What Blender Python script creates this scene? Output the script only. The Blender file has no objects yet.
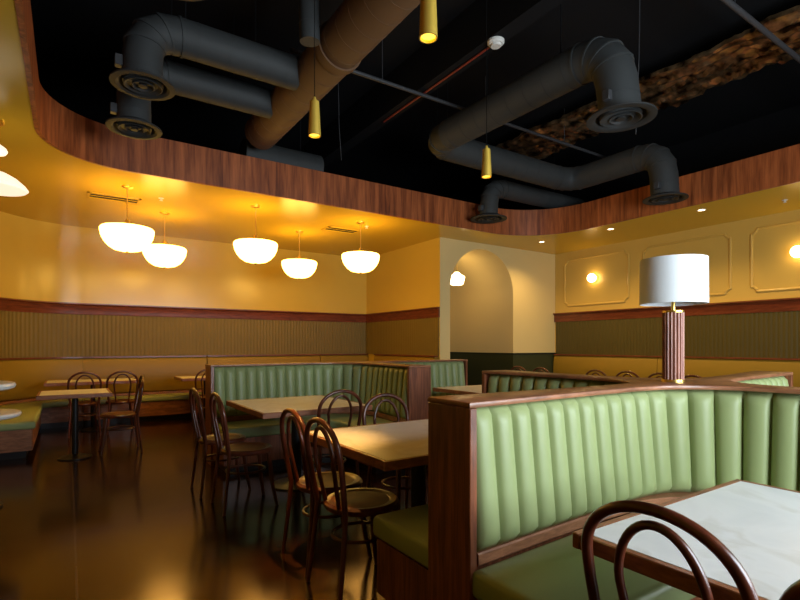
import bpy, bmesh, math, random
from mathutils import Vector, Matrix, noise as mnoise
random.seed(7)
S = bpy.context.scene
COL = S.collection
PI = math.pi

# ------------------------------------------------------------------ materials
def new_mat(name):
    m = bpy.data.materials.new(name); m.use_nodes = True
    nt = m.node_tree
    b = nt.nodes['Principled BSDF']
    return m, nt, b

def set_in(b, k, v):
    if k in b.inputs: b.inputs[k].default_value = v

def plain(name, col, rough=.5, metal=0.0, var=0.0, scale=6.0, bump=0.0, bscale=60.0, coat=0.0, spec=.5, rvar=0.0):
    m, nt, b = new_mat(name)
    N, L = nt.nodes, nt.links
    set_in(b, 'Base Color', (*col, 1)); set_in(b, 'Roughness', rough); set_in(b, 'Metallic', metal)
    set_in(b, 'Specular IOR Level', spec)
    if coat: set_in(b, 'Coat Weight', coat); set_in(b, 'Coat Roughness', .15)
    tc = N.new('ShaderNodeTexCoord')
    nz = N.new('ShaderNodeTexNoise'); nz.inputs['Scale'].default_value = scale; nz.inputs['Detail'].default_value = 5
    L.new(tc.outputs['Object'], nz.inputs['Vector'])
    if var:
        mx = N.new('ShaderNodeMix'); mx.data_type = 'RGBA'
        mx.inputs['A'].default_value = (*[c*(1-var) for c in col], 1)
        mx.inputs['B'].default_value = (*[min(1, c*(1+var)) for c in col], 1)
        L.new(nz.outputs['Fac'], mx.inputs['Factor']); L.new(mx.outputs['Result'], b.inputs['Base Color'])
    if rvar:
        mr = N.new('ShaderNodeMapRange')
        mr.inputs['From Min'].default_value = .3; mr.inputs['From Max'].default_value = .7
        mr.inputs['To Min'].default_value = max(.02, rough-rvar); mr.inputs['To Max'].default_value = rough+rvar
        L.new(nz.outputs['Fac'], mr.inputs['Value']); L.new(mr.outputs['Result'], b.inputs['Roughness'])
    if bump:
        n2 = N.new('ShaderNodeTexNoise'); n2.inputs['Scale'].default_value = bscale; n2.inputs['Detail'].default_value = 3
        L.new(tc.outputs['Object'], n2.inputs['Vector'])
        bp = N.new('ShaderNodeBump'); bp.inputs['Strength'].default_value = bump; bp.inputs['Distance'].default_value = .01
        L.new(n2.outputs['Fac'], bp.inputs['Height']); L.new(bp.outputs['Normal'], b.inputs['Normal'])
    return m

def wood(name, dark, light, sc=(18, 18, 1.2), rough=.35, coat=.25):
    m, nt, b = new_mat(name); N, L = nt.nodes, nt.links
    tc = N.new('ShaderNodeTexCoord'); mp = N.new('ShaderNodeMapping'); mp.inputs['Scale'].default_value = sc
    nz = N.new('ShaderNodeTexNoise'); nz.inputs['Scale'].default_value = 1.6; nz.inputs['Detail'].default_value = 7; nz.inputs['Distortion'].default_value = .6
    n2 = N.new('ShaderNodeTexNoise'); n2.inputs['Scale'].default_value = 7.0; n2.inputs['Detail'].default_value = 3
    L.new(tc.outputs['Object'], mp.inputs['Vector']); L.new(mp.outputs['Vector'], nz.inputs['Vector']); L.new(mp.outputs['Vector'], n2.inputs['Vector'])
    ad = N.new('ShaderNodeMath'); ad.operation = 'MULTIPLY_ADD'; ad.inputs[1].default_value = .35
    L.new(n2.outputs['Fac'], ad.inputs[0]); L.new(nz.outputs['Fac'], ad.inputs[2])
    cr = N.new('ShaderNodeValToRGB')
    cr.color_ramp.elements[0].position = .45; cr.color_ramp.elements[0].color = (*dark, 1)
    cr.color_ramp.elements[1].position = .9; cr.color_ramp.elements[1].color = (*light, 1)
    L.new(ad.outputs[0], cr.inputs['Fac']); L.new(cr.outputs['Color'], b.inputs['Base Color'])
    set_in(b, 'Roughness', rough); set_in(b, 'Coat Weight', coat); set_in(b, 'Coat Roughness', .2)
    return m

def emit(name, col, strength, base=(.8, .8, .8)):
    m, nt, b = new_mat(name)
    set_in(b, 'Base Color', (*base, 1)); set_in(b, 'Roughness', .3)
    set_in(b, 'Emission Color', (*col, 1)); set_in(b, 'Emission Strength', strength)
    return m

M = {}
M['cream'] = plain('cream_paint', (.66, .45, .075), .22, var=.03, scale=1.5, spec=.5)
M['pale'] = plain('pale_paint', (.76, .60, .27), .45, var=.03, scale=1.5)
M['ochre'] = plain('ochre_paint', (.66, .44, .10), .33, var=.03, scale=1.5)
M['soffit'] = plain('soffit_paint', (.68, .44, .035), .24, var=.02, scale=1.2, spec=.45)
M['black'] = plain('black_paint', (.006, .006, .007), .8, spec=.2)
M['bead'] = plain('beadboard_green_paint', (.18, .12, .02), .6, var=.08, scale=3)
M['mustard'] = plain('mustard_vinyl', (.28, .165, .012), .5, var=.06, scale=5, bump=.05, bscale=8)
M['beadshade'] = plain('shaded_beadboard_paint', (.075, .056, .010), .45, var=.08, scale=3)  # beadboard colour darkened: the right wall's shade is put into the paint
M['dkgreen'] = plain('dark_green_paint', (.035, .042, .014), .45, var=.06, scale=3)
M['vinyl'] = plain('green_vinyl', (.30, .355, .155), .40, var=.04, scale=5, bump=.05, bscale=8, spec=.33)
M['fascia'] = wood('fascia_wood', (.15, .032, .009), (.55, .155, .045), (9, 9, .7), .42, .1)
M['rail'] = wood('mahogany_rail', (.085, .016, .006), (.24, .055, .02), (3, 3, 30), .35, .2)
M['walnut'] = wood('walnut_panel', (.10, .028, .012), (.33, .105, .042), (22, 22, 1.5), .38, .2)
M['walnut_h'] = wood('walnut_cap', (.15, .055, .025), (.40, .17, .085), (4, 4, 20), .36, .2)
M['tblwood'] = wood('table_edge_wood', (.14, .045, .018), (.38, .14, .06), (6, 6, 20), .35, .2)
M['bent'] = wood('bentwood', (.04, .009, .005), (.14, .032, .013), (10, 10, 3), .3, .25)
M['bentlight'] = wood('bentwood_seat_panel', (.05, .014, .005), (.13, .042, .014), (14, 4, 4), .5, .0)
set_in(M['bentlight'].node_tree.nodes['Principled BSDF'], 'Specular IOR Level', .25)
M['lampwood'] = wood('lamp_column_wood', (.17, .052, .03), (.40, .15, .085), (14, 14, 2), .4, .1)
M['brass'] = plain('brass', (.85, .60, .16), .3, 1.0)
M['satinbrass'] = plain('satin_yellow_brass', (.80, .53, .08), .42, .6)
M['cord'] = plain('black_cord', (.004, .004, .004), .9, spec=.1)
M['blackmetal'] = plain('black_metal', (.02, .02, .022), .4, .6)
M['duct'] = plain('duct_grey_paint', (.036, .039, .039), .68, var=.08, scale=4)
M['diff'] = plain('diffuser_dark_grey', (.022, .022, .021), .7)
M['ductA'] = plain('duct_warm_grey_paint', (.13, .064, .027), .65, var=.08, scale=4)
M['pipe'] = plain('pipe_grey', (.045, .045, .048), .5)
M['red'] = plain('red_cable', (.25, .03, .02), .5)
M['white'] = plain('white_plastic', (.75, .72, .66), .4)
M['shade'] = plain('white_linen', (.80, .84, .86), .9, bump=.1, bscale=300)
M['opal'] = emit('opal_bowl', (1, .57, .105), 10.8)
M['opal2'] = emit('opal_globe', (1, .70, .32), 11.0)
M['opal3'] = emit('opal_disc_shade', (1, .86, .62), 1.0)
M['lens'] = emit('downlight_lens', (1, .75, .4), 9.0)
M['amber'] = emit('amber_lamp', (1, .58, .06), 2.6, (.6, .4, .05))
M['daylight'] = emit('daylit_glass', (.80, .92, 1.0), 4.0)
M['framewhite'] = plain('window_frame_paint', (.05, .05, .05), .5)

def foil():
    m, nt, b = new_mat('torn_foil_insulation'); N, L = nt.nodes, nt.links
    tc = N.new('ShaderNodeTexCoord'); nz = N.new('ShaderNodeTexNoise'); nz.inputs['Scale'].default_value = 5; nz.inputs['Detail'].default_value = 8
    L.new(tc.outputs['Object'], nz.inputs['Vector'])
    cr = N.new('ShaderNodeValToRGB')
    cr.color_ramp.elements[0].position = .38; cr.color_ramp.elements[0].color = (.03, .014, .006, 1)
    cr.color_ramp.elements[1].position = .66; cr.color_ramp.elements[1].color = (.95, .60, .30, 1)
    L.new(nz.outputs['Fac'], cr.inputs['Fac']); L.new(cr.outputs['Color'], b.inputs['Base Color'])
    set_in(b, 'Metallic', .9); set_in(b, 'Roughness', .28)
    return m
M['foil'] = foil()

def marble():
    m, nt, b = new_mat('pale_marble'); N, L = nt.nodes, nt.links
    tc = N.new('ShaderNodeTexCoord')
    nz = N.new('ShaderNodeTexNoise'); nz.inputs['Scale'].default_value = 3.2; nz.inputs['Detail'].default_value = 9; nz.inputs['Distortion'].default_value = .5
    L.new(tc.outputs['Object'], nz.inputs['Vector'])
    cr = N.new('ShaderNodeValToRGB'); e = cr.color_ramp.elements
    e[0].position = .30; e[0].color = (.70, .71, .69, 1)
    e[1].position = .72; e[1].color = (.82, .83, .80, 1)
    k = cr.color_ramp.elements.new(.47); k.color = (.80, .80, .77, 1)
    k = cr.color_ramp.elements.new(.53); k.color = (.70, .69, .64, 1)
    k = cr.color_ramp.elements.new(.60); k.color = (.80, .80, .78, 1)
    L.new(nz.outputs['Fac'], cr.inputs['Fac']); L.new(cr.outputs['Color'], b.inputs['Base Color'])
    set_in(b, 'Roughness', .28)
    return m
M['marble'] = marble()

def concrete():
    m, nt, b = new_mat('stained_polished_concrete'); N, L = nt.nodes, nt.links
    tc = N.new('ShaderNodeTexCoord'); sp = N.new('ShaderNodeSeparateXYZ')
    L.new(tc.outputs['Object'], sp.inputs['Vector'])
    nz = N.new('ShaderNodeTexNoise'); nz.inputs['Scale'].default_value = 1.1; nz.inputs['Detail'].default_value = 8; nz.inputs['Distortion'].default_value = .8
    L.new(tc.outputs['Object'], nz.inputs['Vector'])
    cr = N.new('ShaderNodeValToRGB')
    cr.color_ramp.elements[0].position = .3; cr.color_ramp.elements[0].color = (.008, .003, .0012, 1)
    cr.color_ramp.elements[1].position = .72; cr.color_ramp.elements[1].color = (.034, .012, .0035, 1)
    L.new(nz.outputs['Fac'], cr.inputs['Fac'])
    def line(axis, pos, w=.006):
        s = N.new('ShaderNodeMath'); s.operation = 'SUBTRACT'; s.inputs[1].default_value = pos; L.new(sp.outputs[axis], s.inputs[0])
        a = N.new('ShaderNodeMath'); a.operation = 'ABSOLUTE'; L.new(s.outputs[0], a.inputs[0])
        c = N.new('ShaderNodeMath'); c.operation = 'LESS_THAN'; c.inputs[1].default_value = w; L.new(a.outputs[0], c.inputs[0])
        return c.outputs[0]
    tot = None
    for ax, p in (('X', .04), ('Y', 5.36), ('Y', 1.0), ('X', 5.4)):
        o = line(ax, p)
        if tot is None: tot = o
        else:
            mxm = N.new('ShaderNodeMath'); mxm.operation = 'MAXIMUM'; L.new(tot, mxm.inputs[0]); L.new(o, mxm.inputs[1]); tot = mxm.outputs[0]
    mx = N.new('ShaderNodeMix'); mx.data_type = 'RGBA'
    mx.inputs['B'].default_value = (.16, .10, .06, 1)
    sc = N.new('ShaderNodeMath'); sc.operation = 'MULTIPLY'; sc.inputs[1].default_value = .5; L.new(tot, sc.inputs[0])
    L.new(sc.outputs[0], mx.inputs['Factor']); L.new(cr.outputs['Color'], mx.inputs['A'])
    L.new(mx.outputs['Result'], b.inputs['Base Color'])
    n2 = N.new('ShaderNodeTexNoise'); n2.inputs['Scale'].default_value = 3; n2.inputs['Detail'].default_value = 6
    L.new(tc.outputs['Object'], n2.inputs['Vector'])
    mr = N.new('ShaderNodeMapRange'); set_in(b, 'Specular Tint', (1, .42, .12, 1))
    mr.inputs['To Min'].default_value = .10; mr.inputs['To Max'].default_value = .24
    L.new(n2.outputs['Fac'], mr.inputs['Value']); L.new(mr.outputs['Result'], b.inputs['Roughness'])
    return m
M['floor'] = concrete()

# ------------------------------------------------------------------ mesh helpers
def box(bm, x0, x1, y0, y1, z0, z1, bev=0.0, seg=2):
    t = bmesh.new()
    vs = [t.verts.new(p) for p in ((x0,y0,z0),(x1,y0,z0),(x1,y1,z0),(x0,y1,z0),(x0,y0,z1),(x1,y0,z1),(x1,y1,z1),(x0,y1,z1))]
    for f in ((0,3,2,1),(4,5,6,7),(0,1,5,4),(1,2,6,5),(2,3,7,6),(3,0,4,7)): t.faces.new([vs[i] for i in f])
    if bev: bmesh.ops.bevel(t, geom=t.edges[:], offset=bev, segments=seg, affect='EDGES', profile=.5)
    merge(bm, t)

def merge(bm, t):
    me = bpy.data.meshes.new('tmp'); t.to_mesh(me); t.free(); bm.from_mesh(me); bpy.data.meshes.remove(me)

def ring(bm, pts): return [bm.verts.new(p) for p in pts]

def bridge(bm, a, b, closed=True):
    n = len(a)
    for i in range(n if closed else n-1):
        j = (i+1) % n
        try: bm.faces.new((a[i], a[j], b[j], b[i]))
        except ValueError: pass

def tube(bm, pts, r, n=10, closed=False, caps=True):
    """round tube along 3-D points; r a number or a list"""
    P = [Vector(p) for p in pts]; k = len(P)
    R = r if isinstance(r, (list, tuple)) else [r]*k
    tang = []
    for i in range(k):
        if closed: d = P[(i+1) % k]-P[i-1]
        else: d = P[min(i+1, k-1)]-P[max(i-1, 0)]
        tang.append(d.normalized())
    up = Vector((0, 0, 1)) if abs(tang[0].z) < .9 else Vector((1, 0, 0))
    u = (up-tang[0]*up.dot(tang[0])).normalized()
    rings = []
    for i in range(k):
        t = tang[i]
        u = (u-t*u.dot(t)).normalized(); v = t.cross(u)
        # mitre stretch
        rings.append(ring(bm, [P[i]+(u*math.cos(2*PI*j/n)+v*math.sin(2*PI*j/n))*R[i] for j in range(n)]))
    for i in range(k-1): bridge(bm, rings[i], rings[i+1])
    if closed:
        # align seam
        best = min(range(n), key=lambda s: (rings[-1][0].co-rings[0][s].co).length)
        bridge(bm, rings[-1], rings[0][best:]+rings[0][:best])
    elif caps:
        bm.faces.new(rings[0]); bm.faces.new(rings[-1])

def lathe(bm, prof, n=32, c=(0, 0, 0), wob=None):
    rs = []
    for r, z in prof:
        if r < 1e-5: rs.append([bm.verts.new((c[0], c[1], c[2]+z))])
        else:
            rs.append(ring(bm, [(c[0]+(r if wob is None else wob(r, j/n))*math.cos(2*PI*j/n), c[1]+(r if wob is None else wob(r, j/n))*math.sin(2*PI*j/n), c[2]+z) for j in range(n)]))
    for a, b in zip(rs, rs[1:]):
        if len(a) == 1 and len(b) == 1: continue
        if len(a) == 1:
            for j in range(n): bm.faces.new((a[0], b[j], b[(j+1) % n]))
        elif len(b) == 1:
            for j in range(n): bm.faces.new((a[j], a[(j+1) % n], b[0]))
        else: bridge(bm, a, b)

def prism(bm, poly, z0, z1, bev=0.0, seg=2):
    t = bmesh.new()
    a = [t.verts.new((x, y, z0)) for x, y in poly]; b = [t.verts.new((x, y, z1)) for x, y in poly]
    t.faces.new(a[::-1]); t.faces.new(b)
    bridge(t, a, b)
    bmesh.ops.recalc_face_normals(t, faces=t.faces[:])
    if bev:
        es = [e for e in t.edges if abs(e.verts[0].co.z-e.verts[1].co.z) < 1e-6]
        bmesh.ops.bevel(t, geom=es, offset=bev, segments=seg, affect='EDGES', profile=.5)
    merge(bm, t)

def obj(name, bm, mat, parent=None, angle=38, recalc=True):
    if recalc: bmesh.ops.recalc_face_normals(bm, faces=bm.faces[:])
    a = math.radians(angle)
    for f in bm.faces: f.smooth = True
    for e in bm.edges:
        if len(e.link_faces) == 2 and e.calc_face_angle(0) > a: e.smooth = False
    me = bpy.data.meshes.new(name); bm.to_mesh(me); bm.free()
    me.materials.append(mat)
    o = bpy.data.objects.new(name, me); COL.objects.link(o)
    if parent: o.parent = parent
    return o

def tag(o, label, cat, group=None, kind=None):
    o['label'] = label; o['category'] = cat
    if group: o['group'] = group
    if kind: o['kind'] = kind
    return o

def thing(name, label, cat, loc=(0, 0, 0), rz=0.0, group=None):
    o = bpy.data.objects.new(name, None); COL.objects.link(o)
    o.location = loc; o.rotation_euler = (0, 0, rz)
    return tag(o, label, cat, group)

def dup(root, loc, rz, label, group=None):
    r = root.copy(); COL.objects.link(r); r.location = loc; r.rotation_euler = (0, 0, rz); r['label'] = label
    if group: r['group'] = group
    for ch in list(root.children):
        c = ch.copy(); COL.objects.link(c); c.parent = r
        for g in list(ch.children):
            d = g.copy(); COL.objects.link(d); d.parent = c
    return r

def struct(name, bm, mat, parent=None, angle=38):
    o = obj(name, bm, mat, parent, angle)
    if parent is None: o['kind'] = 'structure'
    return o

B = bmesh.new

def catmull(pts, step=.02):
    P = [Vector(p) for p in pts]; P = [2*P[0]-P[1]]+P+[2*P[-1]-P[-2]]
    out = []
    for i in range(1, len(P)-2):
        n = max(2, int((P[i+1]-P[i]).length/step))
        for k in range(n):
            t = k/n; a, b, c, d = P[i-1], P[i], P[i+1], P[i+2]
            out.append(.5*((2*b)+(c-a)*t+(2*a-5*b+4*c-d)*t*t+(3*b-a-3*c+d)*t**3))
    out.append(P[-2]); return out

def resample(pts, n):
    P = [Vector(p) for p in pts]
    d = [0]
    for a, b in zip(P, P[1:]): d.append(d[-1]+(b-a).length)
    out, k = [], 0
    for i in range(n):
        s = d[-1]*i/(n-1)
        while k < len(P)-2 and d[k+1] < s: k += 1
        t = (s-d[k])/max(1e-9, d[k+1]-d[k]); out.append(P[k].lerp(P[k+1], min(1, t)))
    return out, d[-1]

def normals2(P, side):
    N = []
    for i in range(len(P)):
        a = P[max(i-1, 0)]; b = P[min(i+1, len(P)-1)]
        t = (b-a).normalized(); N.append(Vector((-t.y, t.x))*side)
    return N

def sweep2(bm, path, prof, side=1, mitre=True, dn=None):
    """prof: list of (n, z) closed ring swept along a 2-D path; n measured to the given side"""
    P = [Vector(p[:2]) for p in path]
    rings = []
    for i, p in enumerate(P):
        if 0 < i < len(P)-1:
            t0 = (P[i]-P[i-1]).normalized(); t1 = (P[i+1]-P[i]).normalized()
            t = (t0+t1).normalized(); k = 1/max(.35, t.dot(t0))
        else:
            t = ((P[1]-P[0]) if i == 0 else (P[-1]-P[-2])).normalized(); k = 1
        nrm = Vector((-t.y, t.x))*side*k
        e = dn(i) if dn else 0
        rings.append(ring(bm, [(p.x+nrm.x*(q+e*(q > 1e-4)), p.y+nrm.y*(q+e*(q > 1e-4)), z) for q, z in prof]))
    for a, b in zip(rings, rings[1:]): bridge(bm, a, b)
    bm.faces.new(rings[0]); bm.faces.new(rings[-1])

# ------------------------------------------------------------------ room numbers
ZS = 3.28            # underside of the dropped soffit
XR, YB = 8.89, 9.95  # right wall, back wall
XC, YA = 5.69, 7.24  # return wall, arch wall
XL, YF = -4.0, -1.35
ZD = 4.85            # black deck

# floor
bm = B(); box(bm, XL, XR, YF, YB+.2, -.1, 0); struct('floor', bm, M['floor'])

# back wall path: short left return, rounded corner, straight, return
arc = [(.2-1.3*math.cos(a), 8.65+1.3*math.sin(a)) for a in [PI/2*i/14 for i in range(15)]]
path_left = [(-1.1, 6.95)]+arc
WALLP = path_left+[(XC, YB)]
RETP = [(XC, YB), (XC, YA)]
bm = B(); sweep2(bm, WALLP, [(0, 0), (0, ZS), (-.12, ZS), (-.12, 0)], side=-1); struct('wall_back', bm, M['cream'], angle=25)
bm = B(); box(bm, XC, XC+.06, YA+.002, YB+.1, 0, ZS); struct('wall_return', bm, M['cream'])

# arch wall with a barrel-vaulted passage
AX0, AX1 = 5.93, 7.59
ax, ar = (AX0+AX1)/2, (AX1-AX0)/2
zsp = 3.17-ar
arch = [(AX1, 0), (AX1, zsp)]+[(ax+ar*math.cos(a), zsp+ar*math.sin(a)) for a in [PI*i/24 for i in range(1, 24)]]+[(AX0, zsp), (AX0, 0)]
bm = B()
outer = [(XR, 0), (XR, ZS)]+[(XR-(XR-XC)*i/24, ZS) for i in range(1, 24)]+[(XC, ZS), (XC, 0)]
for y in (YA, YA+.1):
    a = [bm.verts.new((x, y, z)) for x, z in arch]; b = [bm.verts.new((x, y, z)) for x, z in outer]
    bridge(bm, a, b, closed=False)
struct('wall_arch', bm, M['pale'])
bm = B()
DP = 2.4
a = [bm.verts.new((x, YA, z)) for x, z in arch]; b = [bm.verts.new((x, YA+DP, z)) for x, z in arch]
bridge(bm, a, b, closed=False); bm.faces.new(b)
o = struct('wall_passage', bm, M['pale'])
# wainscot of the arch wall and passage
bm = B()
box(bm, AX1, XR, YA-.02, YA, 0, 1.11); box(bm, AX1-.02, AX1, YA-.02, YA+DP, 0, 1.11)
box(bm, AX0, AX1, YA+DP-.02, YA+DP, 0, 1.11); box(bm, AX0, AX0+.02, YA+.02, YA+DP, 0, 1.11)
struct('trim_4', bm, M['dkgreen'])
bm = B(); box(bm, AX1-.03, XR, YA-.03, YA, 1.11, 1.135); box(bm, AX1-.03, AX1, YA, YA+DP, 1.11, 1.135)
box(bm, AX0, AX1-.03, YA+DP-.03, YA+DP, 1.11, 1.135)
struct('trim_5', bm, M['blackmetal'])

# right wall, left and front walls
bm = B(); box(bm, XR, XR+.12, YF, YA+.1, 0, ZS); struct('wall_right', bm, M['ochre'])
bm = B(); box(bm, XL-.12, XL, YF, YB, 0, ZS); struct('wall_left', bm, M['cream'])
bm = B(); box(bm, XL, -1.1, 6.95, 7.07, 0, ZS); struct('wall_divider', bm, M['cream'])
# front wall behind the camera, with two windows
WX = [(1.5, 3.0), (3.4, 4.9)]; WZ = (.85, 2.65)
bm = B()
xs = [XL]+[v for w in WX for v in w]+[XR]
for i in range(0, len(xs), 2): box(bm, xs[i], xs[i+1], YF-.15, YF, 0, ZS)
for x0, x1 in WX:
    box(bm, x0, x1, YF-.15, YF, 0, WZ[0]); box(bm, x0, x1, YF-.15, YF, WZ[1], ZS)
struct('wall_front', bm, M['cream'])
for i, (x0, x1) in enumerate(WX):
    bm = B(); box(bm, x0+.04, x1-.04, YF-.10, YF-.09, WZ[0]+.04, WZ[1]-.04)
    w = struct('window_%d' % (i+1), bm, M['daylight'])
    bm = B()
    for a_, b_ in ((x0, x0+.05), (x1-.05, x1), ((x0+x1)/2-.03, (x0+x1)/2+.03)): box(bm, a_, b_, YF-.12, YF-.05, WZ[0], WZ[1])
    box(bm, x0, x1, YF-.12, YF-.05, WZ[0], WZ[0]+.05); box(bm, x0, x1, YF-.12, YF-.05, WZ[1]-.05, WZ[1])
    obj('window_frame', bm, M['framewhite'], w)

# dropped soffit with the rounded opening, and its wooden fascia
OX0, OX1, OY0, OY1 = -.24, 7.38, -.85, 6.46
def rounded_rect(x0, x1, y0, y1, r, n=16):
    pts = []
    for cx, cy, a0, rr in ((x1-r[1], y1-r[1], 0, r[1]), (x0+r[0], y1-r[0], PI/2, r[0]), (x0+r[2], y0+r[2], PI, r[2]), (x1-r[3], y0+r[3], 3*PI/2, r[3])):
        for i in range(n+1):
            a = a0+PI/2*i/n; pts.append((cx+rr*math.cos(a), cy+rr*math.sin(a)))
    return pts
hole = rounded_rect(OX0, OX1, OY0, OY1, (.85, 1.15, .6, .6))
def soffit():
    bm = B()
    cx, cy = (OX0+OX1)/2, (OY0+OY1)/2
    out = []
    bx0, bx1, by0, by1 = XL-.1, XR+.1, YF-.12, YB+.1
    for x, y in hole:      # matching outer point: project to the outer rectangle
        dx, dy = x-cx, y-cy
        k = min(((bx1-cx)/dx if dx > 0 else (bx0-cx)/dx) if abs(dx) > 1e-6 else 1e9, ((by1-cy)/dy if dy > 0 else (by0-cy)/dy) if abs(dy) > 1e-6 else 1e9)
        out.append((cx+dx*k, cy+dy*k))
    # insert the rectangle's corners
    cor = [(bx1, by1), (bx0, by1), (bx0, by0), (bx1, by0)]
    for c in cor:
        j = min(range(len(out)), key=lambda i: (out[i][0]-c[0])**2+(out[i][1]-c[1])**2); out[j] = c
    for z in (ZS, ZS+.06):
        a = [bm.verts.new((x, y, z)) for x, y in hole]; b = [bm.verts.new((x, y, z)) for x, y in out]
        bridge(bm, a, b)
    return bm
struct('ceiling_soffit', soffit(), M['soffit'])
bm = B()
hp = [Vector(p) for p in hole]
n = len(hp)
prof = [(.02, ZS-.004), (.02, ZS+.45), (-.015, ZS+.45), (-.015, ZS-.004)]
rings = []
for i in range(n):
    t = (hp[(i+1) % n]-hp[i-1]).normalized(); nr = Vector((-t.y, t.x))   # towards the opening
    rings.append(ring(bm, [(hp[i].x+nr.x*q, hp[i].y+nr.y*q, z) for q, z in prof]))
for i in range(n): bridge(bm, rings[i], rings[(i+1) % n])
struct('trim_1', bm, M['fascia'], angle=30)
# black plenum: deck and sides
bm = B(); box(bm, XL-.12, XR+.12, YF-.15, YB+.12, ZD, ZD+.1); struct('ceiling_deck', bm, M['black'])
bm = B()
box(bm, XL-.12, XL-.1, YF-.15, YB+.12, ZS+.06, ZD); box(bm, XR+.1, XR+.12, YF-.15, YB+.12, ZS+.06, ZD)
box(bm, XL-.1, XR+.1, YF-.15, YF-.13, ZS+.06, ZD); box(bm, XL-.1, XR+.1, YB+.1, YB+.12, ZS+.06, ZD)
struct('wall_plenum', bm, M['black'])

# beadboard, mahogany rail and thin cap strip
def bead_path(path, spacing=.064):
    P, L = resample(path, 2)
    P, L = resample(path, max(2, int(L/spacing*6))+1)
    return P
bm = B()
P = bead_path(WALLP)
sweep2(bm, P, [(0, 1.10), (.016, 1.10), (.016, 1.86), (0, 1.86)], side=-1, dn=lambda i: (0, .0045, .006, .006, .0045, 0)[i % 6])
struct('trim_2', bm, M['bead'], angle=60)
bm = B()
P = bead_path([(XC, YB-.02), (XC, YA+.02)])
sweep2(bm, P, [(0, 1.10), (.016, 1.10), (.016, 1.86), (0, 1.86)], side=-1, dn=lambda i: (0, .0045, .006, .006, .0045, 0)[i % 6])
struct('trim_3', bm, M['bead'], angle=60)
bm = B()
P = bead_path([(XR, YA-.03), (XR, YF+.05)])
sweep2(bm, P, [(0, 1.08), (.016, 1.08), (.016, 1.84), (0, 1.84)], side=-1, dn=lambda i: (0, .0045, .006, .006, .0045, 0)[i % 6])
struct('trim_6', bm, M['beadshade'], angle=60)
RAIL = [(0, 1.81), (.03, 1.81), (.035, 1.83), (.035, 1.95), (.05, 1.97), (.075, 1.98), (.075, 2.0), (0, 2.0)]
bm = B(); sweep2(bm, WALLP+[(XC, YA)], RAIL, side=-1); struct('trim_7', bm, M['rail'])
bm = B(); sweep2(bm, [(XR, YA), (XR, YF)], [(n_, z-.01) for n_, z in RAIL], side=-1); struct('trim_8', bm, M['rail'])

# panel mouldings on the right wall
def moulding(y0, y1, z0=2.13, z1=3.10, c=.075):
    pts = [(y0+c, z0), (y1-c, z0), (y1-c, z0+c*.35), (y1-c*.35, z0+c), (y1, z0+c), (y1, z1-c), (y1-c*.35, z1-c), (y1-c, z1-c*.35), (y1-c, z1),
           (y0+c, z1), (y0+c, z1-c*.35), (y0+c*.35, z1-c), (y0, z1-c), (y0, z0+c), (y0+c*.35, z0+c), (y0+c, z0+c*.35)]
    bm = B()
    for k in range(len(pts)):
        a, b_ = pts[k], pts[(k+1) % len(pts)]
        tube(bm, [(XR-.004, a[0], a[1]), (XR-.004, b_[0], b_[1])], .022, 8)
    return bm
for i, (y0, y1) in enumerate(((5.52, 6.98), (3.76, 5.22), (2.02, 3.46), (.26, 1.7))):
    struct('trim_%d' % (9+i), moulding(y0, y1), M['ochre'])

# ------------------------------------------------------------------ wall banquettes
def banquette(name, label, wall, inner, seatpoly, basepoly, group, cat='banquette', side=-1, endface=None):
    t = thing(name, label, cat, (0, 0, 0), 0, group)
    bm = B()
    sweep2(bm, wall, [(.02, .47), (.10, .47), (.135, .50), (.135, .80), (.12, 1.03), (.095, 1.075), (.02, 1.08)], side=side)
    obj('backrest', bm, M['mustard'], t, 50)
    bm = B(); sweep2(bm, wall, [(.018, 1.08), (.125, 1.08), (.125, 1.105), (.018, 1.105)], side=side); obj('cap_rail', bm, M['rail'], t)
    bm = B(); sweep2(bm, wall, [(.018, .426), (.165, .426), (.17, .432), (.17, .466), (.018, .469)], side=side); obj('ledge', bm, M['walnut_h'], t)
    bm = B(); prism(bm, seatpoly, .335, .425, .025, 3); obj('seat', bm, M['vinyl'], t, 50)
    bm = B(); prism(bm, basepoly[0], .09, .335); obj('base_panel', bm, M['walnut_h'], t)
    bm = B(); prism(bm, basepoly[1], 0, .09); obj('toe_kick', bm, M['blackmetal'], t)
    return t
g = 'wall banquette units'
yf = YB-.52
left_seat = [(-1.05, 7.1)]+[(x+.03, y-.02) for x, y in arc]+[(.2, yf), (-.18, yf), (-.31, yf-.12), (-.31, 7.1)]
def shr(poly, d, cx=-.6, cy=8.6):
    return poly
left_b1 = [(-1.05, 7.12)]+[(x+.03, y-.02) for x, y in arc]+[(.2, yf+.03), (-.34, yf+.03), (-.34, 7.12)]
left_b2 = [(-1.05, 7.18)]+[(x+.03, y-.02) for x, y in arc]+[(.2, yf+.09), (-.40, yf+.09), (-.40, 7.18)]
banquette('banquette_bench', 'banquette bench with green seat wrapping the rounded corner at the far left', [(-1.1, 7.1)]+arc, None, left_seat, (left_b1, left_b2), g)
cuts = [.2, 2.18, 4.49, XC-.02]
names = ['mustard-backed wall banquette behind the pair of small tables at the far left', 'mustard-backed wall banquette under the middle of the back beadboard wall',
         'mustard-backed wall banquette in the back corner, mostly behind the curved booth']
for i in range(3):
    x0, x1 = cuts[i]+.009, cuts[i+1]-.009
    banquette('banquette_bench', names[i], [(x0, YB), (x1, YB)], None,
              [(x0, yf), (x1, yf), (x1, YB-.02), (x0, YB-.02)],
              ([(x0, yf+.03), (x1, yf+.03), (x1, YB-.02), (x0, YB-.02)], [(x0, yf+.09), (x1, yf+.09), (x1, YB-.02), (x0, YB-.02)]), g)
xf = XR-.55
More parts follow.
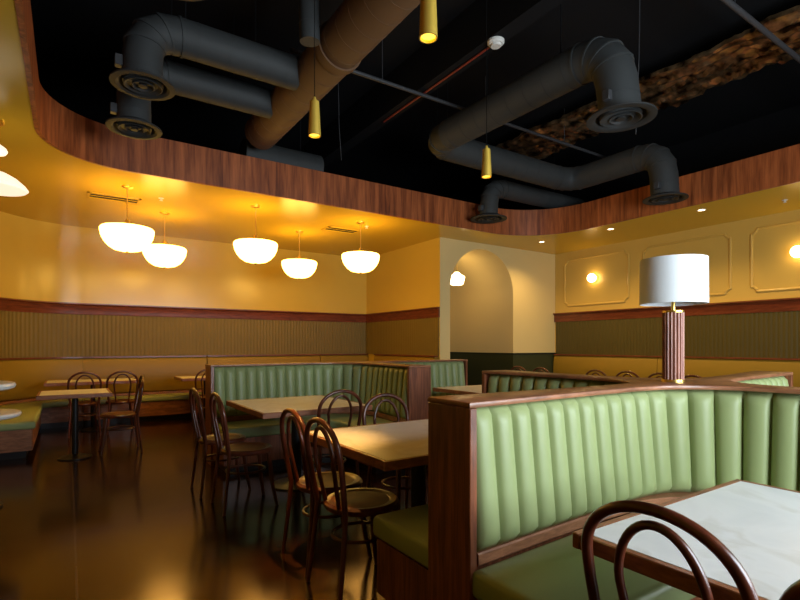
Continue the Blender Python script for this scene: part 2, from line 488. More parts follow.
gl = ['mustard-backed banquette along the right wall beside the arched passage', 'mustard-backed banquette along the right wall directly behind the table lamp', 'mustard-backed banquette at the near end of the right wall']
for i, (y0, y1) in enumerate(((4.9, 7.18), (2.6, 4.89), (.3, 2.59))):
    banquette('banquette_bench', gl[i], [(XR, y1), (XR, y0)], None,
              [(xf, y0), (XR-.02, y0), (XR-.02, y1), (xf, y1)],
              ([(xf+.03, y0), (XR-.02, y0), (XR-.02, y1), (xf+.03, y1)], [(xf+.09, y0), (XR-.02, y0), (XR-.02, y1), (xf+.09, y1)]), g)
yy0, yy1 = YA+.03, yf-.02
banquette('banquette_bench', 'mustard-backed banquette against the orange-lit return wall left of the arch', [(XC, yy1), (XC, yy0)], None,
          [(XC-.52, yy0), (XC-.02, yy0), (XC-.02, yy1), (XC-.52, yy1)],
          ([(XC-.49, yy0), (XC-.02, yy0), (XC-.02, yy1), (XC-.49, yy1)], [(XC-.43, yy0), (XC-.02, yy0), (XC-.02, yy1), (XC-.43, yy1)]), g)

# ------------------------------------------------------------------ channel-tufted booths
ZC = 1.085           # top of the booth cap
def rim_uv(L, Ls):
    k = L/1.78
    return [(L, .127), (1.3*k, .102), (.9*k, .086), (.58, .085), (.36, .115), (.215, .21), (.12, .36), (.088, .58), (.088, .85), (.105, Ls*.75), (.135, Ls)]
def booth_path(cx, cy, sx, sy, L, Ls, d=0.0):
    P = catmull([(u, v) for u, v in rim_uv(L, Ls)], .02)
    N = normals2(P, -1)
    # interior side is towards (+u,+v)
    if N[len(N)//2].dot(Vector((1, 1))) < 0: N = [-q for q in N]
    return [Vector((cx+sx*(p.x+q.x*d), cy+sy*(p.y+q.y*d))) for p, q in zip(P, N)]

def bench(label, cx, cy, sx, sy, L, Ls, loc, channel=.118, seat_d=.60, skew=0.0):
    t = thing('booth_bench', label, 'booth seat', (*loc, 0), 0, 'channel-tufted booth benches')
    ox, oy = cx-loc[0], cy-loc[1]
    fy = lambda x, y: oy+sy*y+skew*max(0, sx*x-.3)
    uv = catmull(rim_uv(L-.04, Ls-.04), .02)
    nch = max(8, round(resample(uv, 2)[1]/channel))
    K = 10
    P, Ltot = resample(uv, nch*K+1)
    N = normals2(P, -1)
    if N[len(N)//2].dot(Vector((1, 1))) < 0: N = [-q for q in N]
    z0, z1, V = .512, 1.066, 14
    bm = B(); rings = []
    for i, (p, q) in enumerate(zip(P, N)):
        ph = (i % K)/K
        s = math.sqrt(max(0, 1-(2*ph-1)**2)) if i % K else 0.0
        pts = []
        for j in range(V+1):
            h = j/V; z = z0+(z1-z0)*h
            e = (1-abs(2*h-1)**12)**.5                       # rounded top and bottom
            nn = -.062+.055*(1-h)+.042*s*e+.010*e
            pts.append((p.x+q.x*nn, p.y+q.y*nn, z))
        for z in (z1, z0): pts.append((p.x-q.x*.075, p.y-q.y*.075, z))
        rings.append(ring(bm, [(ox+sx*x, fy(x, y), z) for x, y, z in pts]))
    for a_, b_ in zip(rings, rings[1:]): bridge(bm, a_, b_)
    bm.faces.new(rings[0]); bm.faces.new(rings[-1])
    obj('backrest', bm, M['vinyl'], t, 75)
    # wooden ledge below the channels
    bm = B(); rings = []
    for p, q in list(zip(P, N))[::3]:
        w_ = .002+.095*math.exp(-((p.x-p.y)/.42)**2)      # the ledge widens into a shelf at the bend
        rings.append(ring(bm, [(ox+sx*(p.x+q.x*nn), fy(p.x+q.x*nn, p.y+q.y*nn), z) for nn, z in ((-.07, .462), (w_, .462), (w_+.005, .468), (w_+.005, .506), (w_, .512), (-.07, .512))]))
    for a_, b_ in zip(rings, rings[1:]): bridge(bm, a_, b_)
    bm.faces.new(rings[0]); bm.faces.new(rings[-1])
    obj('ledge', bm, M['walnut_h'], t)
    # seat and plinth
    def poly(d_in, edge, endcut):
        inner = [(p.x+q.x*d_in, p.y+q.y*d_in) for p, q in list(zip(P, N))[::6] if p.x <= L-endcut and p.y <= Ls-endcut]
        inner = [(L-endcut, inner[0][1])]+inner+[(inner[-1][0], Ls-endcut)]
        pl = inner+[(edge, Ls-endcut), (edge, edge+.16), (edge+.05, edge+.05), (edge+.16, edge), (L-endcut, edge)]
        return [(ox+sx*x, fy(x, y)) for x, y in pl]
    bm = B(); prism(bm, poly(.0, seat_d, .012), .345, .462, .03, 3); obj('seat', bm, M['vinyl'], t, 50)
    bm = B(); prism(bm, poly(.0, seat_d-.025, .02), .08, .345); obj('base_panel', bm, M['walnut'], t)
    bm = B(); prism(bm, poly(.0, seat_d-.09, .06), 0, .08); obj('toe_kick', bm, M['blackmetal'], t)
    return t

def divider(label, cx, cy, L, Lp, Lm, skew=0.0):
    """cross-shaped booth wall; Lp/Lm = spine lengths to +Y/-Y (0 for none)"""
    t = thing('booth_divider', label, 'booth divider', (cx, cy, 0), 0, 'wooden booth dividers')
    def outline(d, dl=0.0):
        out = []
        quads = [(1, 1, Lp), (-1, 1, Lp), (-1, -1, Lm), (1, -1, Lm)]
        for k, (sx, sy, Ls) in enumerate(quads):
            if Ls:
                uv = catmull(rim_uv(L, Ls), .03)
            else:
                uv = catmull([(L, .127), (1.3, .102), (.9, .086), (.4, .08), (0.0, .08)], .03)
            N = normals2(uv, -1)
            if N[len(N)//2].dot(Vector((.3, 1))) < 0: N = [-q for q in N]
            pts = [(sx*min(L+dl, p.x+q.x*d), sy*min((Ls or 9)+dl, p.y+q.y*d)) for p, q in zip(uv, N)]
            pts[0] = (sx*(L+dl), pts[0][1])
            if Ls: pts[-1] = (pts[-1][0], sy*(Ls+dl))
            if sx*sy < 0: pts = pts[::-1]
            out += pts
        res = []
        for p in out:
            p = (p[0], p[1]+skew*max(0, p[0]-.3))
            if not res or (abs(p[0]-res[-1][0])+abs(p[1]-res[-1][1])) > 1e-4: res.append(p)
        return res
    bm = B(); prism(bm, outline(-.072, -.03), .0, 1.06); obj('core_panel', bm, M['walnut'], t)
    bm = B(); prism(bm, outline(.005, .002), 1.062, ZC, .006, 2); obj('cap', bm, M['walnut_h'], t)
    ends = [('x', 1), ('x', -1)]+([('y', 1)] if Lp else [])+([('y', -1)] if Lm else [])
    for ax_, s in ends:
        bm = B()
        dy = skew*(L-.3) if s > 0 else 0
        if ax_ == 'x': box(bm, min(s*L, s*(L-.035)), max(s*L, s*(L-.035)), -.132+dy, .132+dy, 0, 1.062, .003, 1)
        else:
            Ls = Lp if s > 0 else Lm
            box(bm, -.143, .143, min(s*Ls, s*(Ls-.035)), max(s*Ls, s*(Ls-.035)), 0, 1.062, .003, 1)
        obj('end_panel', bm, M['walnut'], t)
    return t

C1 = (3.02, 1.54); L1, L1p, L1m = 1.77, 1.56, 1.56
C2 = (3.10, 5.73); L2, L2m = 1.82, 1.45
divider('cross-shaped walnut booth divider in the foreground with the table lamp on top', *C1, L1, L1p, L1m, skew=.115)
divider('walnut booth divider farther back whose end panel faces the camera', *C2, L2, 0, L2m)
bench('large pale green channel-tufted booth bench curving round the nearest table', *C1, -1, -1, L1, L1m, (2.2, 1.0))
bench('green booth bench backing onto the foreground booth, beside the middle table', *C1, -1, 1, L1, L1p, (2.2, 2.1))
bench('pale channel-tufted booth bench glimpsed to the right behind the lamp', *C1, 1, -1, L1, L1m, (3.9, 1.0), skew=.115)
bench('green channel-tufted booth bench curving behind the far square table', *C2, -1, -1, L2, L2m, (2.2, 5.2))
bench('green channel-tufted booth bench just left of the arched passage', *C2, 1, -1, L2, L2m, (4.0, 5.2))

# ------------------------------------------------------------------ tables
def table(label, x0, x1, y0, y1, h=.76, pole=.045, group='square pedestal tables'):
    cx, cy = (x0+x1)/2, (y0+y1)/2; a, b_ = (x1-x0)/2, (y1-y0)/2
    t = thing('dining_table', label, 'table', (cx, cy, 0), 0, group)
    e = .024
    bm = B(); box(bm, -a+e, a-e, -b_+e, b_-e, h-.03, h, .002, 1); obj('tabletop', bm, M['marble'], t)
    bm = B()
    box(bm, -a, a, -b_, -b_+e, h-.045, h, .003, 1); box(bm, -a, a, b_-e, b_, h-.045, h, .003, 1)
    box(bm, -a, -a+e, -b_+e, b_-e, h-.045, h, .003, 1); box(bm, a-e, a, -b_+e, b_-e, h-.045, h, .003, 1)
    box(bm, -a+e, a-e, -b_+e, b_-e, h-.045, h-.031)
    obj('wood_edge', bm, M['tblwood'], t)
    bm = B(); lathe(bm, [(0, .03), (pole, .03), (pole, h-.05), (pole+.08, h-.047), (0, h-.047)], 20); obj('pedestal', bm, M['blackmetal'], t)
    bm = B(); br = .23 if pole > .04 else .17
    bm = B(); lathe(bm, [(0, 0), (br, 0), (br, .012), (.10, .028), (pole+.015, .05), (0, .05)], 32); obj('base', bm, M['blackmetal'], t)
    return t
table('large marble-topped table nearest the camera in the pale green booth', 1.215, 2.25, -.10, .93)
table('marble-topped table in the middle beside the tall walnut end panel', 1.22, 2.30, 1.96, 2.94)
table('square table in front of the far green curved booth', 1.28, 2.28, 3.88, 4.98)
table('table at the booth left of the arch, only its top in view', 3.85, 4.85, 4.05, 5.05)
table('small table with a thin black pedestal standing in the aisle at left', -.28, .42, 6.52, 7.24, pole=.032)
table('wide table against the back banquette behind the small aisle table', -.28, .92, 8.62, 9.30, pole=.032)
table('table against the back banquette left of the curved booth end', 1.52, 2.4, 8.62, 9.30, pole=.032)

# two round tables cut by the left edge of the frame
def round_table(label, x, y, h, r):
    t = thing('round_table', label, 'table', (x, y, 0), 0, 'round marble-topped tables')
    bm = B(); lathe(bm, [(0, h-.045), (r-.03, h-.045), (r-.008, h-.036), (r, h-.02), (r-.006, h-.004), (r-.02, h), (0, h)], 48); obj('tabletop', bm, M['marble'], t)
    bm = B(); lathe(bm, [(0, .03), (.04, .03), (.04, h-.05), (.1, h-.046), (0, h-.046)], 20); obj('pedestal', bm, M['blackmetal'], t)
    bm = B(); lathe(bm, [(0, 0), (.22, 0), (.22, .015), (.06, .05), (0, .05)], 32); obj('base', bm, M['blackmetal'], t)
round_table('lower round pale marble table cut by the left edge', -.655, 5.15, .76, .34)
round_table('taller round pale marble table cut by the left edge, above the lower one', -.62, 4.10, 1.06, .34)

# ------------------------------------------------------------------ bentwood chairs
def make_chair(label, loc, rz):
    t = thing('bentwood_chair', label, 'chair', loc, rz, 'bentwood dining chairs')
    bm = B()
    lathe(bm, [(.150, .462), (.165, .468), (.19, .470), (.203, .458), (.205, .445), (.198, .432), (.165, .428), (.150, .440)], 36)
    rp = bm
    # close the ring
    obj('seat_rim', rp, M['bent'], t)
    bm = B(); lathe(bm, [(0, .455), (.10, .457), (.152, .463), (.152, .448), (0, .443)], 36); obj('seat', bm, M['bentlight'], t)
    # outer hoop: rear legs run up into one bend (chair faces +Y, back at -Y)
    def lean(z):   # y of the back frame
        if z < .45: return -.185-.045*((.45-z)/.45)**1.3
        return -.185-.070*((z-.45)/.47)
    def halfw(z):
        if z < .45: return .165+.025*((.45-z)/.45)
        return .165+.032*math.sin(min(1, (z-.45)/.30)*PI/2)
    left = [(-halfw(z), lean(z), z) for z in [0, .1, .2, .3, .4, .45, .52, .6, .68, .74]]
    top = []
    w, zc, rz_ = halfw(.74), .74, .172
    for i in range(1, 28):
        a = PI-PI*i/28
        z = zc+rz_*math.sin(a)**.9
        top.append((w*math.cos(a), lean(z), z))
    right = [(-x, y, z) for x, y, z in left[::-1]]
    pts = left+top+right
    rad = [.0115+.0035*min(1, p[2]/.5) for p in pts]
    bm = B(); tube(bm, pts, rad, 10); obj('back_hoop', bm, M['bent'], t, 60)
    # inner hoop
    wi, zi, ri = .110, .70, .172
    li = [(-.078-.028*((z-.45)/.25), lean(z)+.012-.01*((z-.45)/.2), z) for z in (.45, .53, .61, .70)]
    ti = []
    for i in range(1, 24):
        a = PI-PI*i/24; z = zi+ri*math.sin(a); ti.append((wi*math.cos(a), lean(z)+.004, z))
    bm = B(); tube(bm, li+ti+[(-x, y, z) for x, y, z in li[::-1]], .0115, 10); obj('inner_hoop', bm, M['bent'], t, 60)
    # front legs, slightly splayed and tapering
    for s in (-1, 1):
        bm = B(); tube(bm, [(s*.125, .135, .44), (s*.135, .148, .33), (s*.148, .165, .16), (s*.168, .195, 0)], [.019, .0175, .015, .0125], 10); obj('leg', bm, M['bent'], t, 60)
    # hoop stretcher inside the legs
    bm = B(); tube(bm, [(.142*math.cos(2*PI*i/32), -.01+.152*math.sin(2*PI*i/32), .285) for i in range(32)], .010, 8, closed=True); obj('leg_ring', bm, M['bent'], t, 60)
    return t
FX, FY, NX, NY = -PI/2, 0.0, PI/2, PI     # facing +X, +Y, -X, -Y
chairs = [
    ((1.40, .65), FX, 'dark bentwood chair at the marble table in the foreground, its hoop fully in view'),
    ((1.385, .200), FX, 'dark bentwood chair cut off at the bottom right corner'),
    ((1.33, 2.38), FX, 'bentwood chair at the middle table, nearer of its left pair'),
    ((1.35, 2.82), FX, 'bentwood chair at the middle table, farther of its left pair, seat catching orange light'),
    ((2.05, 3.05), NY, 'bentwood chair with pale highlit hoop behind the middle table'),
    ((1.92, 4.03), FY, 'bentwood chair pushed under the near side of the far square table'),
    ((1.22, 4.10), FX, 'bentwood chair left of the far square table, nearer of the two'),
    ((1.17, 4.66), FX, 'bentwood chair left of the far square table, next to the booth end'),
    ((.52, 6.98), NX, 'bentwood chair seen from the side right of the small aisle table'),
    ((.20, 8.60), FY, 'bentwood chair directly behind the small aisle table'),
    ((.67, 8.60), FY, 'bentwood chair at the right end of the wide back table'),
    ((1.88, 8.60), FY, 'bentwood chair at the back table partly behind the curved booth end'),
    ((6.98, 6.30), FX, 'bentwood chair whose hoop tip shows below the arch passage, farthest of its row'),
    ((6.90, 5.72), FX, 'bentwood chair hoop tip showing just right of the arch corner, above the booth'),
    ((6.98, 4.72), FX, 'bentwood chair hoop tip over the booth, left of the pair by the lamp'),
    ((7.04, 4.24), FX, 'bentwood chair hoop tip over the booth, right of the pair by the lamp'),
    ((6.98, 3.72), FX, 'bentwood chair hoop tip just left of the lamp column'),
    ((6.80, 3.20), FX, 'bentwood chair hoop tip just right of the lamp column'),
]
proto = None
for (x, y), rz, lab in chairs:
    if proto is None: proto = make_chair(lab, (x, y, 0), rz)
    else: dup(proto, (x, y, 0), rz, lab)

# ------------------------------------------------------------------ table lamp on the divider
t = thing('table_lamp', 'table lamp with white drum shade and fluted wooden column on the booth divider', 'lamp', (2.965, 1.56, ZC))
bm = B(); lathe(bm, [(0, 0), (.062, 0), (.062, .014), (0, .014)], 40); obj('base_ring', bm, M['brass'], t)
bm = B(); lathe(bm, [(0, .014), (.058, .014), (.058, .405), (0, .405)], 120, wob=lambda r, f: r-(.006*abs(math.sin(f*PI*20))**.5 if r > .01 else 0)); obj('column', bm, M['lampwood'], t, 30)
bm = B(); lathe(bm, [(0, .405), (.058, .405), (.058, .416), (.012, .418), (.010, .50), (0, .50)], 32); obj('neck', bm, M['brass'], t)
bm = B(); lathe(bm, [(.180, .455), (.178, .718), (.174, .718), (.176, .455), (.180, .455)], 64)
lathe(bm, [(.0, .70), (.177, .70), (.177, .695), (0, .695)], 48)
obj('lamp_shade', bm, M['shade'], t)

# ------------------------------------------------------------------ pendants over the back tables
def bowl_pendant(label, x, y, zrim=2.775, r=.305):
    t = thing('bowl_pendant', label, 'pendant lamp', (x, y, ZS), 0, 'opal bowl pendants')
    dz = zrim-ZS
    bm = B(); lathe(bm, [(0, 0), (.065, 0), (.065, -.012), (.02, -.03), (0, -.03)], 28); obj('canopy', bm, M['brass'], t)
    bm = B(); tube(bm, [(0, 0, -.02), (0, 0, dz+.06)], .007, 10); obj('rod', bm, M['brass'], t)
    bm = B(); lathe(bm, [(0, dz+.085), (.028, dz+.085), (.034, dz+.04), (.055, dz+.02), (.055, dz-.0), (0, dz)], 28); obj('collar', bm, M['brass'], t)
    bm = B()
    k = r/.335
    lathe(bm, [(.03, dz+.012), (.10*k, dz+.014), (.19*k, dz+.004), (.26*k, dz-.008), (.318*k, dz-.016), (.335*k, dz-.035), (.333*k, dz-.07), (.318*k, dz-.13), (.285*k, dz-.19), (.235*k, dz-.245), (.17*k, dz-.285), (.09*k, dz-.303), (.02, dz-.308)], 48)
    lathe(bm, [(.02, dz-.308), (0, dz-.308)], 48)
    obj('bowl', bm, M['opal'], t, 60)
    bm = B(); lathe(bm, [(0, dz-.306), (.018, dz-.308), (.018, dz-.322), (.008, dz-.335), (0, dz-.338)], 16); obj('finial', bm, M['brass'], t)
for lab, x, y in (('glowing opal bowl pendant at the far left of the five, in front row', .62, 7.09), ('glowing opal bowl pendant second from left, hanging lower behind the first', 1.21, 8.20),
                  ('glowing opal bowl pendant in the middle of the five', 2.23, 7.07), ('smallest-looking opal bowl pendant, fourth from left, between two nearer ones', 3.37, 8.25),
                  ('glowing opal bowl pendant at the right of the five, beside the return wall', 3.93, 7.06)):
    bowl_pendant(lab, x, y)

# two-tier pendant cut by the left edge
t = thing('tiered_pendant', 'brass pendant with two white disc shades cut by the left edge', 'pendant lamp', (-.545, 5.66, ZS))
bm = B(); lathe(bm, [(0, 0), (.075, 0), (.075, -.02), (.02, -.035), (0, -.035)], 28); obj('canopy', bm, M['brass'], t)
bm = B(); tube(bm, [(0, 0, -.02), (0, 0, -.62)], .008, 10); obj('rod', bm, M['brass'], t)
bm = B(); lathe(bm, [(0, -.20), (.05, -.205), (.09, -.235), (.10, -.26), (.085, -.285), (.04, -.30), (0, -.30)], 32); obj('upper_shade', bm, M['opal3'], t)
bm = B(); lathe(bm, [(0, -.45), (.10, -.46), (.17, -.50), (.225, -.55), (.25, -.585), (.235, -.60), (.15, -.605), (0, -.605)], 48); obj('lower_shade', bm, M['opal3'], t)
bm = B(); lathe(bm, [(0, -.60), (.035, -.605), (.035, -.63), (0, -.64)], 20); obj('bottom_cap', bm, M['blackmetal'], t)

# schoolhouse pendant inside the passage
t = thing('schoolhouse_pendant', 'small white faceted pendant hanging inside the arched passage', 'pendant lamp', (6.76, 8.03, 3.155))
bm = B(); lathe(bm, [(0, 0), (.05, 0), (.05, -.02), (0, -.03)], 24); obj('canopy', bm, M['brass'], t)
bm = B(); tube(bm, [(0, 0, -.02), (0, 0, -.36)], .006, 8); obj('rod', bm, M['brass'], t)
bm = B(); lathe(bm, [(0, -.33), (.05, -.34), (.075, -.375), (.15, -.42), (.165, -.45), (.135, -.58), (.11, -.60), (0, -.60)], 32); obj('globe', bm, M['opal2'], t, 20)

# brass tube pendants
def tube_pendant(label, x, y, zb=2.49, ln=.20, watts=60):
    t = thing('tube_pendant', label, 'pendant lamp', (x, y, ZD), 0, 'brass tube pendants')
    z = zb-ZD
    bm = B(); tube(bm, [(0, 0, 0), (0, 0, z+ln)], .0022, 8); obj('cord', bm, M['cord'], t)
    bm = B(); lathe(bm, [(0, z+ln+.02), (.008, z+ln+.02), (.012, z+ln), (.026, z+ln-.005), (.036, z), (.031, z), (.022, z+ln-.02), (0, z+ln-.02)], 28); obj('tube_shade', bm, M['satinbrass'], t)
    bm = B(); lathe(bm, [(0, z+.035), (.029, z+.035), (.030, z+.01), (.018, z+.004), (0, z+.002)], 8); obj('lamp_lens', bm, M['amber'], t, 10)
    li = bpy.data.lights.new('tube_spot', 'SPOT'); li.energy = watts; li.color = (1, .50, .12); li.spot_size = math.radians(32); li.spot_blend = 1; li.shadow_soft_size = .03
    lo = bpy.data.objects.new('tube_spot', li); COL.objects.link(lo); lo.parent = t; lo.location = (0, 0, z-.01)
    return t
tube_pendant('brass tube pendant cut by the top edge, nearest the camera', 1.165, 1.555, ln=.30, watts=15)
tube_pendant('brass tube pendant hanging in front of the big diagonal duct', 1.17, 2.64, watts=230)
tube_pendant('small distant brass tube pendant above the right ducts', 2.47, 2.61)

# downlights, sprinklers and vents in the soffit
def downlight(label, x, y):
    t = thing('recessed_downlight', label, 'downlight', (x, y, ZS), 0, 'recessed downlights in the right soffit')
    bm = B(); lathe(bm, [(.045, .0), (.062, 0), (.062, -.006), (.045, -.004)], 28); obj('trim_ring', bm, M['white'], t)
    bm = B(); lathe(bm, [(0, -.002), (.046, -.002), (.046, .004), (0, .004)], 28); obj('lens', bm, M['lens'], t)
    li = bpy.data.lights.new('downlight', 'SPOT'); li.energy = 92; li.color = (1, .66, .26); li.spot_size = math.radians(135); li.spot_blend = .8; li.shadow_soft_size = .04
    lo = bpy.data.objects.new('downlight', li); COL.objects.link(lo); lo.parent = t; lo.location = (0, 0, -.02)
for lab, x, y in (('recessed downlight in the soffit above the arch wall corner', 7.58, 6.49), ('recessed downlight in the right soffit above the first wall globe', 7.72, 5.12),
                  ('recessed downlight in the right soffit above the lamp shade', 7.74, 3.66), ('recessed downlight in the right soffit just past the right edge', 7.78, 2.2)):
    downlight(lab, x, y)
for lab, x, y in (('white sprinkler head on the soffit between the two left bowl pendants', 1.05, 7.40), ('white sprinkler head on the soffit right of the rightmost bowl pendant', 4.15, 7.25),
                  ('white sprinkler head on the soffit at the right edge', 8.16, 2.78)):
    bm = B(); lathe(bm, [(0, 0), (.035, 0), (.035, -.006), (.012, -.012), (.012, -.03), (.022, -.032), (.022, -.036), (0, -.036)], 20)
    o = obj('sprinkler_head', bm, M['white']); o.location = (x, y, ZS+.003); tag(o, lab, 'sprinkler', 'sprinkler heads')
def vent(label, x, y, w, d):
    t = thing('ceiling_vent', label, 'vent', (x, y, ZS), 0, 'soffit air vents')
    bm = B()
    for a in ((-w/2, w/2, -d/2, -d/2+.03), (-w/2, w/2, d/2-.03, d/2), (-w/2, -w/2+.03, -d/2, d/2), (w/2-.03, w/2, -d/2, d/2)): box(bm, *a, -.012, 0)
    obj('frame', bm, M['soffit'], t)
    bm = B(); box(bm, -w/2+.02, w/2-.02, -d/2+.02, d/2-.02, -.002, .0); obj('backing', bm, M['black'], t)
    k = 3
    bm = B()
    for i in range(k):
        yy = -d/2+.05+(d-.1)*i/(k-1); box(bm, -w/2+.03, w/2-.03, yy-.012, yy+.012, -.008, -.004)
    obj('slats', bm, M['soffit'], t)
vent('rectangular air vent in the soffit beside the leftmost bowl pendant', .52, 7.74, .62, .30)
vent('rectangular air vent in the soffit left of the rightmost bowl pendant', 3.92, 7.72, .62, .30)

# wall globes
for lab, y in (('round glowing wall globe inside the molded panel nearest the arch', 6.25), ('round glowing wall globe cut by the right edge', 2.84)):
    t = thing('wall_sconce', lab, 'wall light', (XR, y, 2.65), 0, 'opal wall globes')
    bm = B()
    for i in range(1): lathe(bm, [(0, 0), (.07, 0), (.07, .02), (.03, .03), (0, .03)], 28)
    o = obj('backplate', bm, M['brass'], t); o.rotation_euler = (0, -PI/2, 0)
    bm = B(); bmesh.ops.create_uvsphere(bm, u_segments=28, v_segments=16, radius=.088)
    o = obj('globe', bm, M['opal2'], t, 80); o.location = (-.105, 0, 0)

# ------------------------------------------------------------------ exposed ducts and services
def round_duct(bm, pts, r, n=24, elbow=.34, seg=4):
    """polyline duct with gored elbows and standing seams"""
    P = [Vector(p) for p in pts]; out = [P[0]]
    for i in range(1, len(P)-1):
        a = (P[i-1]-P[i]).normalized(); b_ = (P[i+1]-P[i]).normalized()
        s, e = P[i]+a*elbow, P[i]+b_*elbow
        for k in range(seg+1):
            q = k/seg; out.append((1-q)**2*s+2*q*(1-q)*P[i]+q*q*e)
    out.append(P[-1])
    tube(bm, out, r, n)
    for a, b_ in zip(out, out[1:]):
        d = (b_-a)
        if d.length < elbow*.6:
            tube(bm, [a-d.normalized()*.012, a+d.normalized()*.012], r+.008, n)
        else:
            m = max(1, int(d.length/.22))
            for k in range(m):
                c = a+d*(k+.5)/m; tube(bm, [c-d.normalized()*.004, c+d.normalized()*.004], r+.0025, n)
def diffuser(parent, x, y, z, R):
    bm = B()
    lathe(bm, [(R*.55, .05), (R*.8, .02), (R, .0), (R, -.015), (R*.82, -.02), (R*.74, -.006), (R*.70, .03), (R*.6, .05)], 40, (x, y, z))
    d = obj('diffuser', bm, M['diff'], parent)
    bm = B()
    for k in (.60, .36):
        lathe(bm, [(R*k, -.018), (R*k*.72, .02), (R*k*.66, .02), (R*(k-.03), -.022), (R*k, -.018)], 36, (x, y, z))
    lathe(bm, [(R*.14, -.02), (R*.1, .02), (0, .02)], 24, (x, y, z)); lathe(bm, [(R*.14, -.02), (0, -.024)], 24, (x, y, z))
    obj('cone_ring', bm, M['diff'], d)
    bm = B(); lathe(bm, [(0, .045), (R*.62, .045), (R*.62, .05), (0, .05)], 32, (x, y, z)); obj('throat', bm, M['black'], d)

def duct(label, pts, r, mat, diff=None, elbow=.34, caps=None, name='air_duct'):
    t = thing(name, label, 'air duct', (0, 0, 0), 0, 'exposed round ducts')
    bm = B(); round_duct(bm, pts, r, elbow=elbow); obj('pipe', bm, mat, t, 30)
    if diff:
        x, y, z = pts[-1]; diffuser(t, x, y, z, diff)
        bm = B(); box(bm, x-r-.055, x-r+.01, y-.035, y+.035, z+.10, z+.19, .004, 1); obj('damper_handle', bm, M['pipe'], t)
    # strap hangers up to the deck
    a, b_ = Vector(pts[0]), Vector(pts[1])
    for k in (.3, .75):
        bm = B(); c = a.lerp(b_, k); tube(bm, [(c.x, c.y, c.z+r*.7), (c.x, c.y, ZD)], .006, 6)
        obj('hanger', bm, M['blackmetal'], t)
ZP = 4.0
t0 = 'big brownish main duct running diagonally above the left pendants'
duct(t0, [(2.05, -.8, ZP), (2.05, 6.3, ZP)], .205, M['ductA'])
for o in list(COL.objects):
    if o.get('label') == t0:
        bm = B(); tube(bm, [(2.05, 4.05, ZP), (2.05, 4.13, ZP)], .222, 28); obj('collar', bm, M['ductA'], o)
duct('grey branch duct with an elbow dropping to the upper left round diffuser', [(1.9, 4.72, ZP), (.52, 4.72, ZP), (.53, 4.72, 3.50)], .155, M['duct'], .25, .3)
duct('grey branch duct with the lower left round diffuser, behind the upper one', [(1.9, 5.48, ZP), (.53, 5.48, ZP), (.54, 5.48, 3.41)], .15, M['duct'], .245, .3)
duct('grey branch duct whose diffuser just shows at the top edge', [(1.9, 3.42, 4.52), (.57, 3.42, 4.52), (.57, 3.42, 3.66)], .15, M['duct'], .25, .3)
duct('grey capped cross duct behind the wooden fascia at the end of the main duct', [(1.95, 6.75, 3.86), (3.05, 6.75, 3.86)], .20, M['duct'])
duct('short grey stub duct left of the main duct near the top', [(1.70, 3.98, 4.50), (1.73, 4.0, 3.90)], .085, M['duct'])
duct('long brownish duct bending down to the large right diffuser', [(4.08, 5.0, ZP), (4.24, 2.80, 4.08), (4.29, 2.74, 3.42)], .185, M['duct'], .305, .32)
duct('cross duct running right from the lower end of the long brownish duct', [(4.09, 4.9, ZP), (4.05, 5.32, ZP), (6.9, 5.32, ZP), (6.9, 3.78, ZP), (6.9, 3.74, 3.33)], .18, M['duct'], .285, .34)
duct('short duct dropping to the small diffuser in front of the fascia', [(8.1, 6.05, 3.93), (5.82, 6.08, 3.93), (5.82, 6.10, 3.40)], .15, M['duct'], .30, .3)

def pipe(name, label, pts, r, mat, cat='pipe'):
    bm = B(); tube(bm, pts, r, 10)
    for p in pts[1:-1]: tube(bm, [p, (p[0], p[1], ZD)], .005, 6)
    return tag(obj(name, bm, mat), label, cat)
pipe('conduit_pipe', 'thin grey pipe crossing the black ceiling from the main duct to the right', [(1.9, 4.88, 4.32), (3.0, 4.88, 4.32), (4.6, 4.88, 4.32), (6.2, 4.88, 4.32), (8.2, 4.88, 4.32)], .022, M['pipe'])
pipe('conduit_pipe', 'dark pipe crossing the black ceiling at the top right corner', [(3.0, 2.08, 4.34), (5.0, 2.08, 4.34), (7.0, 2.08, 4.34), (8.6, 2.08, 4.34)], .026, M['pipe'])
bm = B(); box(bm, 3.50, 3.68, -1.2, 8.5, 4.36, ZD); struct('ceiling_beam', bm, M['black'])
pipe('red_cable', 'red cable running along the ceiling beam to the smoke detector', [(3.59, 3.74, 4.345), (3.59, 5.8, 4.345)], .012, M['red'], 'cable')
t = thing('smoke_detector', 'round white smoke detector under the black ceiling beam', 'smoke detector', (3.59, 3.66, 4.36))
bm = B(); lathe(bm, [(0, 0), (.085, 0), (.085, -.02), (.07, -.035), (0, -.035)], 32); obj('body', bm, M['white'], t)
bm = B(); lathe(bm, [(.03, -.036), (.055, -.036), (.05, -.055), (0, -.058)], 24); obj('sensor', bm, M['white'], t)
# hanging wires
for lab, p in (('thin wire hanging from the ceiling behind the middle of the fascia', [(2.95, 5.9, 4.8), (2.97, 5.92, 4.2), (3.02, 5.95, 3.75)]), ('thin pale wire hanging beside the large right diffuser', [(4.62, 2.75, 4.8), (4.62, 2.76, 4.1), (4.60, 2.78, 3.35)])):
    bm = B(); tube(bm, p, .005, 6); tag(obj('hanging_wire', bm, M['pipe']), lab, 'wire')
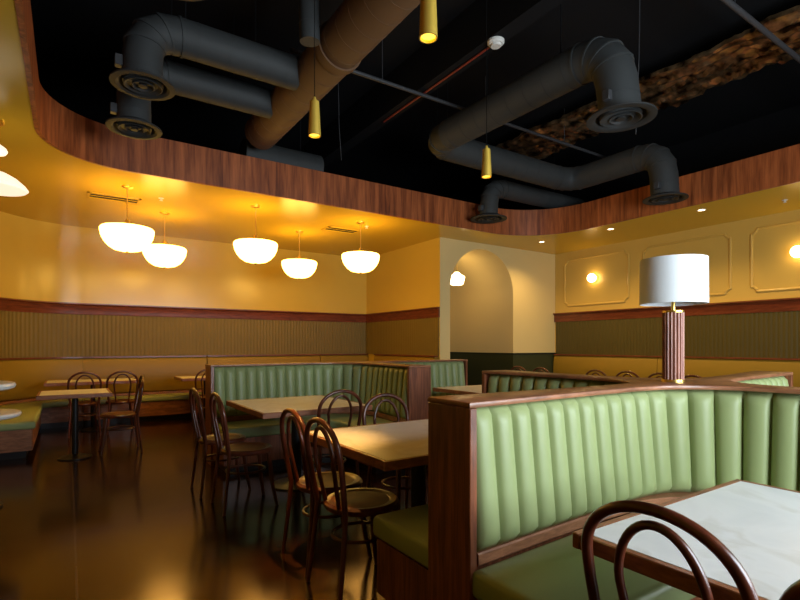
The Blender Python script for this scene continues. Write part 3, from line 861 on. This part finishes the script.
# torn insulation strip
bm = B()
nx, ny = 22, 170
vv = []
for j in range(ny+1):
    row = []
    for i in range(nx+1):
        y = 1.0+5.2*j/ny
        e = .06*mnoise.noise(Vector((0, y*3, 1)))+.05*mnoise.noise(Vector((5, y*9, 1)))
        x = 6.0+(.95+e*2)*i/nx+.05*mnoise.noise(Vector((1, y*4, 7)))
        z = 4.60+.05*mnoise.noise(Vector((x*7, y*1.2, 0)))+.035*mnoise.noise(Vector((x*22, y*2.5, 3)))+.02*mnoise.noise(Vector((x*9, y*14, 3)))
        row.append(bm.verts.new((x, y, z)))
    vv.append(row)
for j in range(ny):
    for i in range(nx): bm.faces.new((vv[j][i], vv[j][i+1], vv[j+1][i+1], vv[j+1][i]))
r_ = bmesh.ops.extrude_face_region(bm, geom=bm.faces[:])
for v in [g_ for g_ in r_['geom'] if isinstance(g_, bmesh.types.BMVert)]: v.co.z += .05
tag(obj('ceiling_insulation', bm, M['foil'], None, 20), 'strip of torn brown foil insulation along the black ceiling at upper right', 'insulation')

# ------------------------------------------------------------------ world, camera, colour management
w = bpy.data.worlds.new('World'); S.world = w; w.use_nodes = True
w.node_tree.nodes['Background'].inputs['Color'].default_value = (.5, .6, .75, 1)
w.node_tree.nodes['Background'].inputs['Strength'].default_value = .2

# daylight through the front windows
for (x0, x1) in WX:
    li = bpy.data.lights.new('window_daylight', 'AREA'); li.shape = 'RECTANGLE'; li.size = x1-x0-.1; li.size_y = WZ[1]-WZ[0]-.1
    li.energy = 112; li.color = (.80, .91, 1.0)
    lo = bpy.data.objects.new('window_daylight', li); COL.objects.link(lo)
    lo.location = ((x0+x1)/2, YF+.02, (WZ[0]+WZ[1])/2); lo.rotation_euler = (PI/2, 0, 0)   # facing +Y

cam = bpy.data.cameras.new('camera'); co = bpy.data.objects.new('camera', cam); COL.objects.link(co)
cam.sensor_width = 36; cam.lens = 22.5; cam.shift_y = 45/800
cam.clip_start = .02
co.location = (0, 0, 1.3); co.rotation_euler = (PI/2, 0, -math.radians(33.6))
S.camera = co
vs = S.view_settings
vs.view_transform = 'Standard'; vs.look = 'None'; vs.gamma = 1; vs.use_curve_mapping = False; vs.exposure = 0
S.cycles.use_denoising = True
S.cycles.max_bounces = 8
S.cycles.sample_clamp_indirect = 6
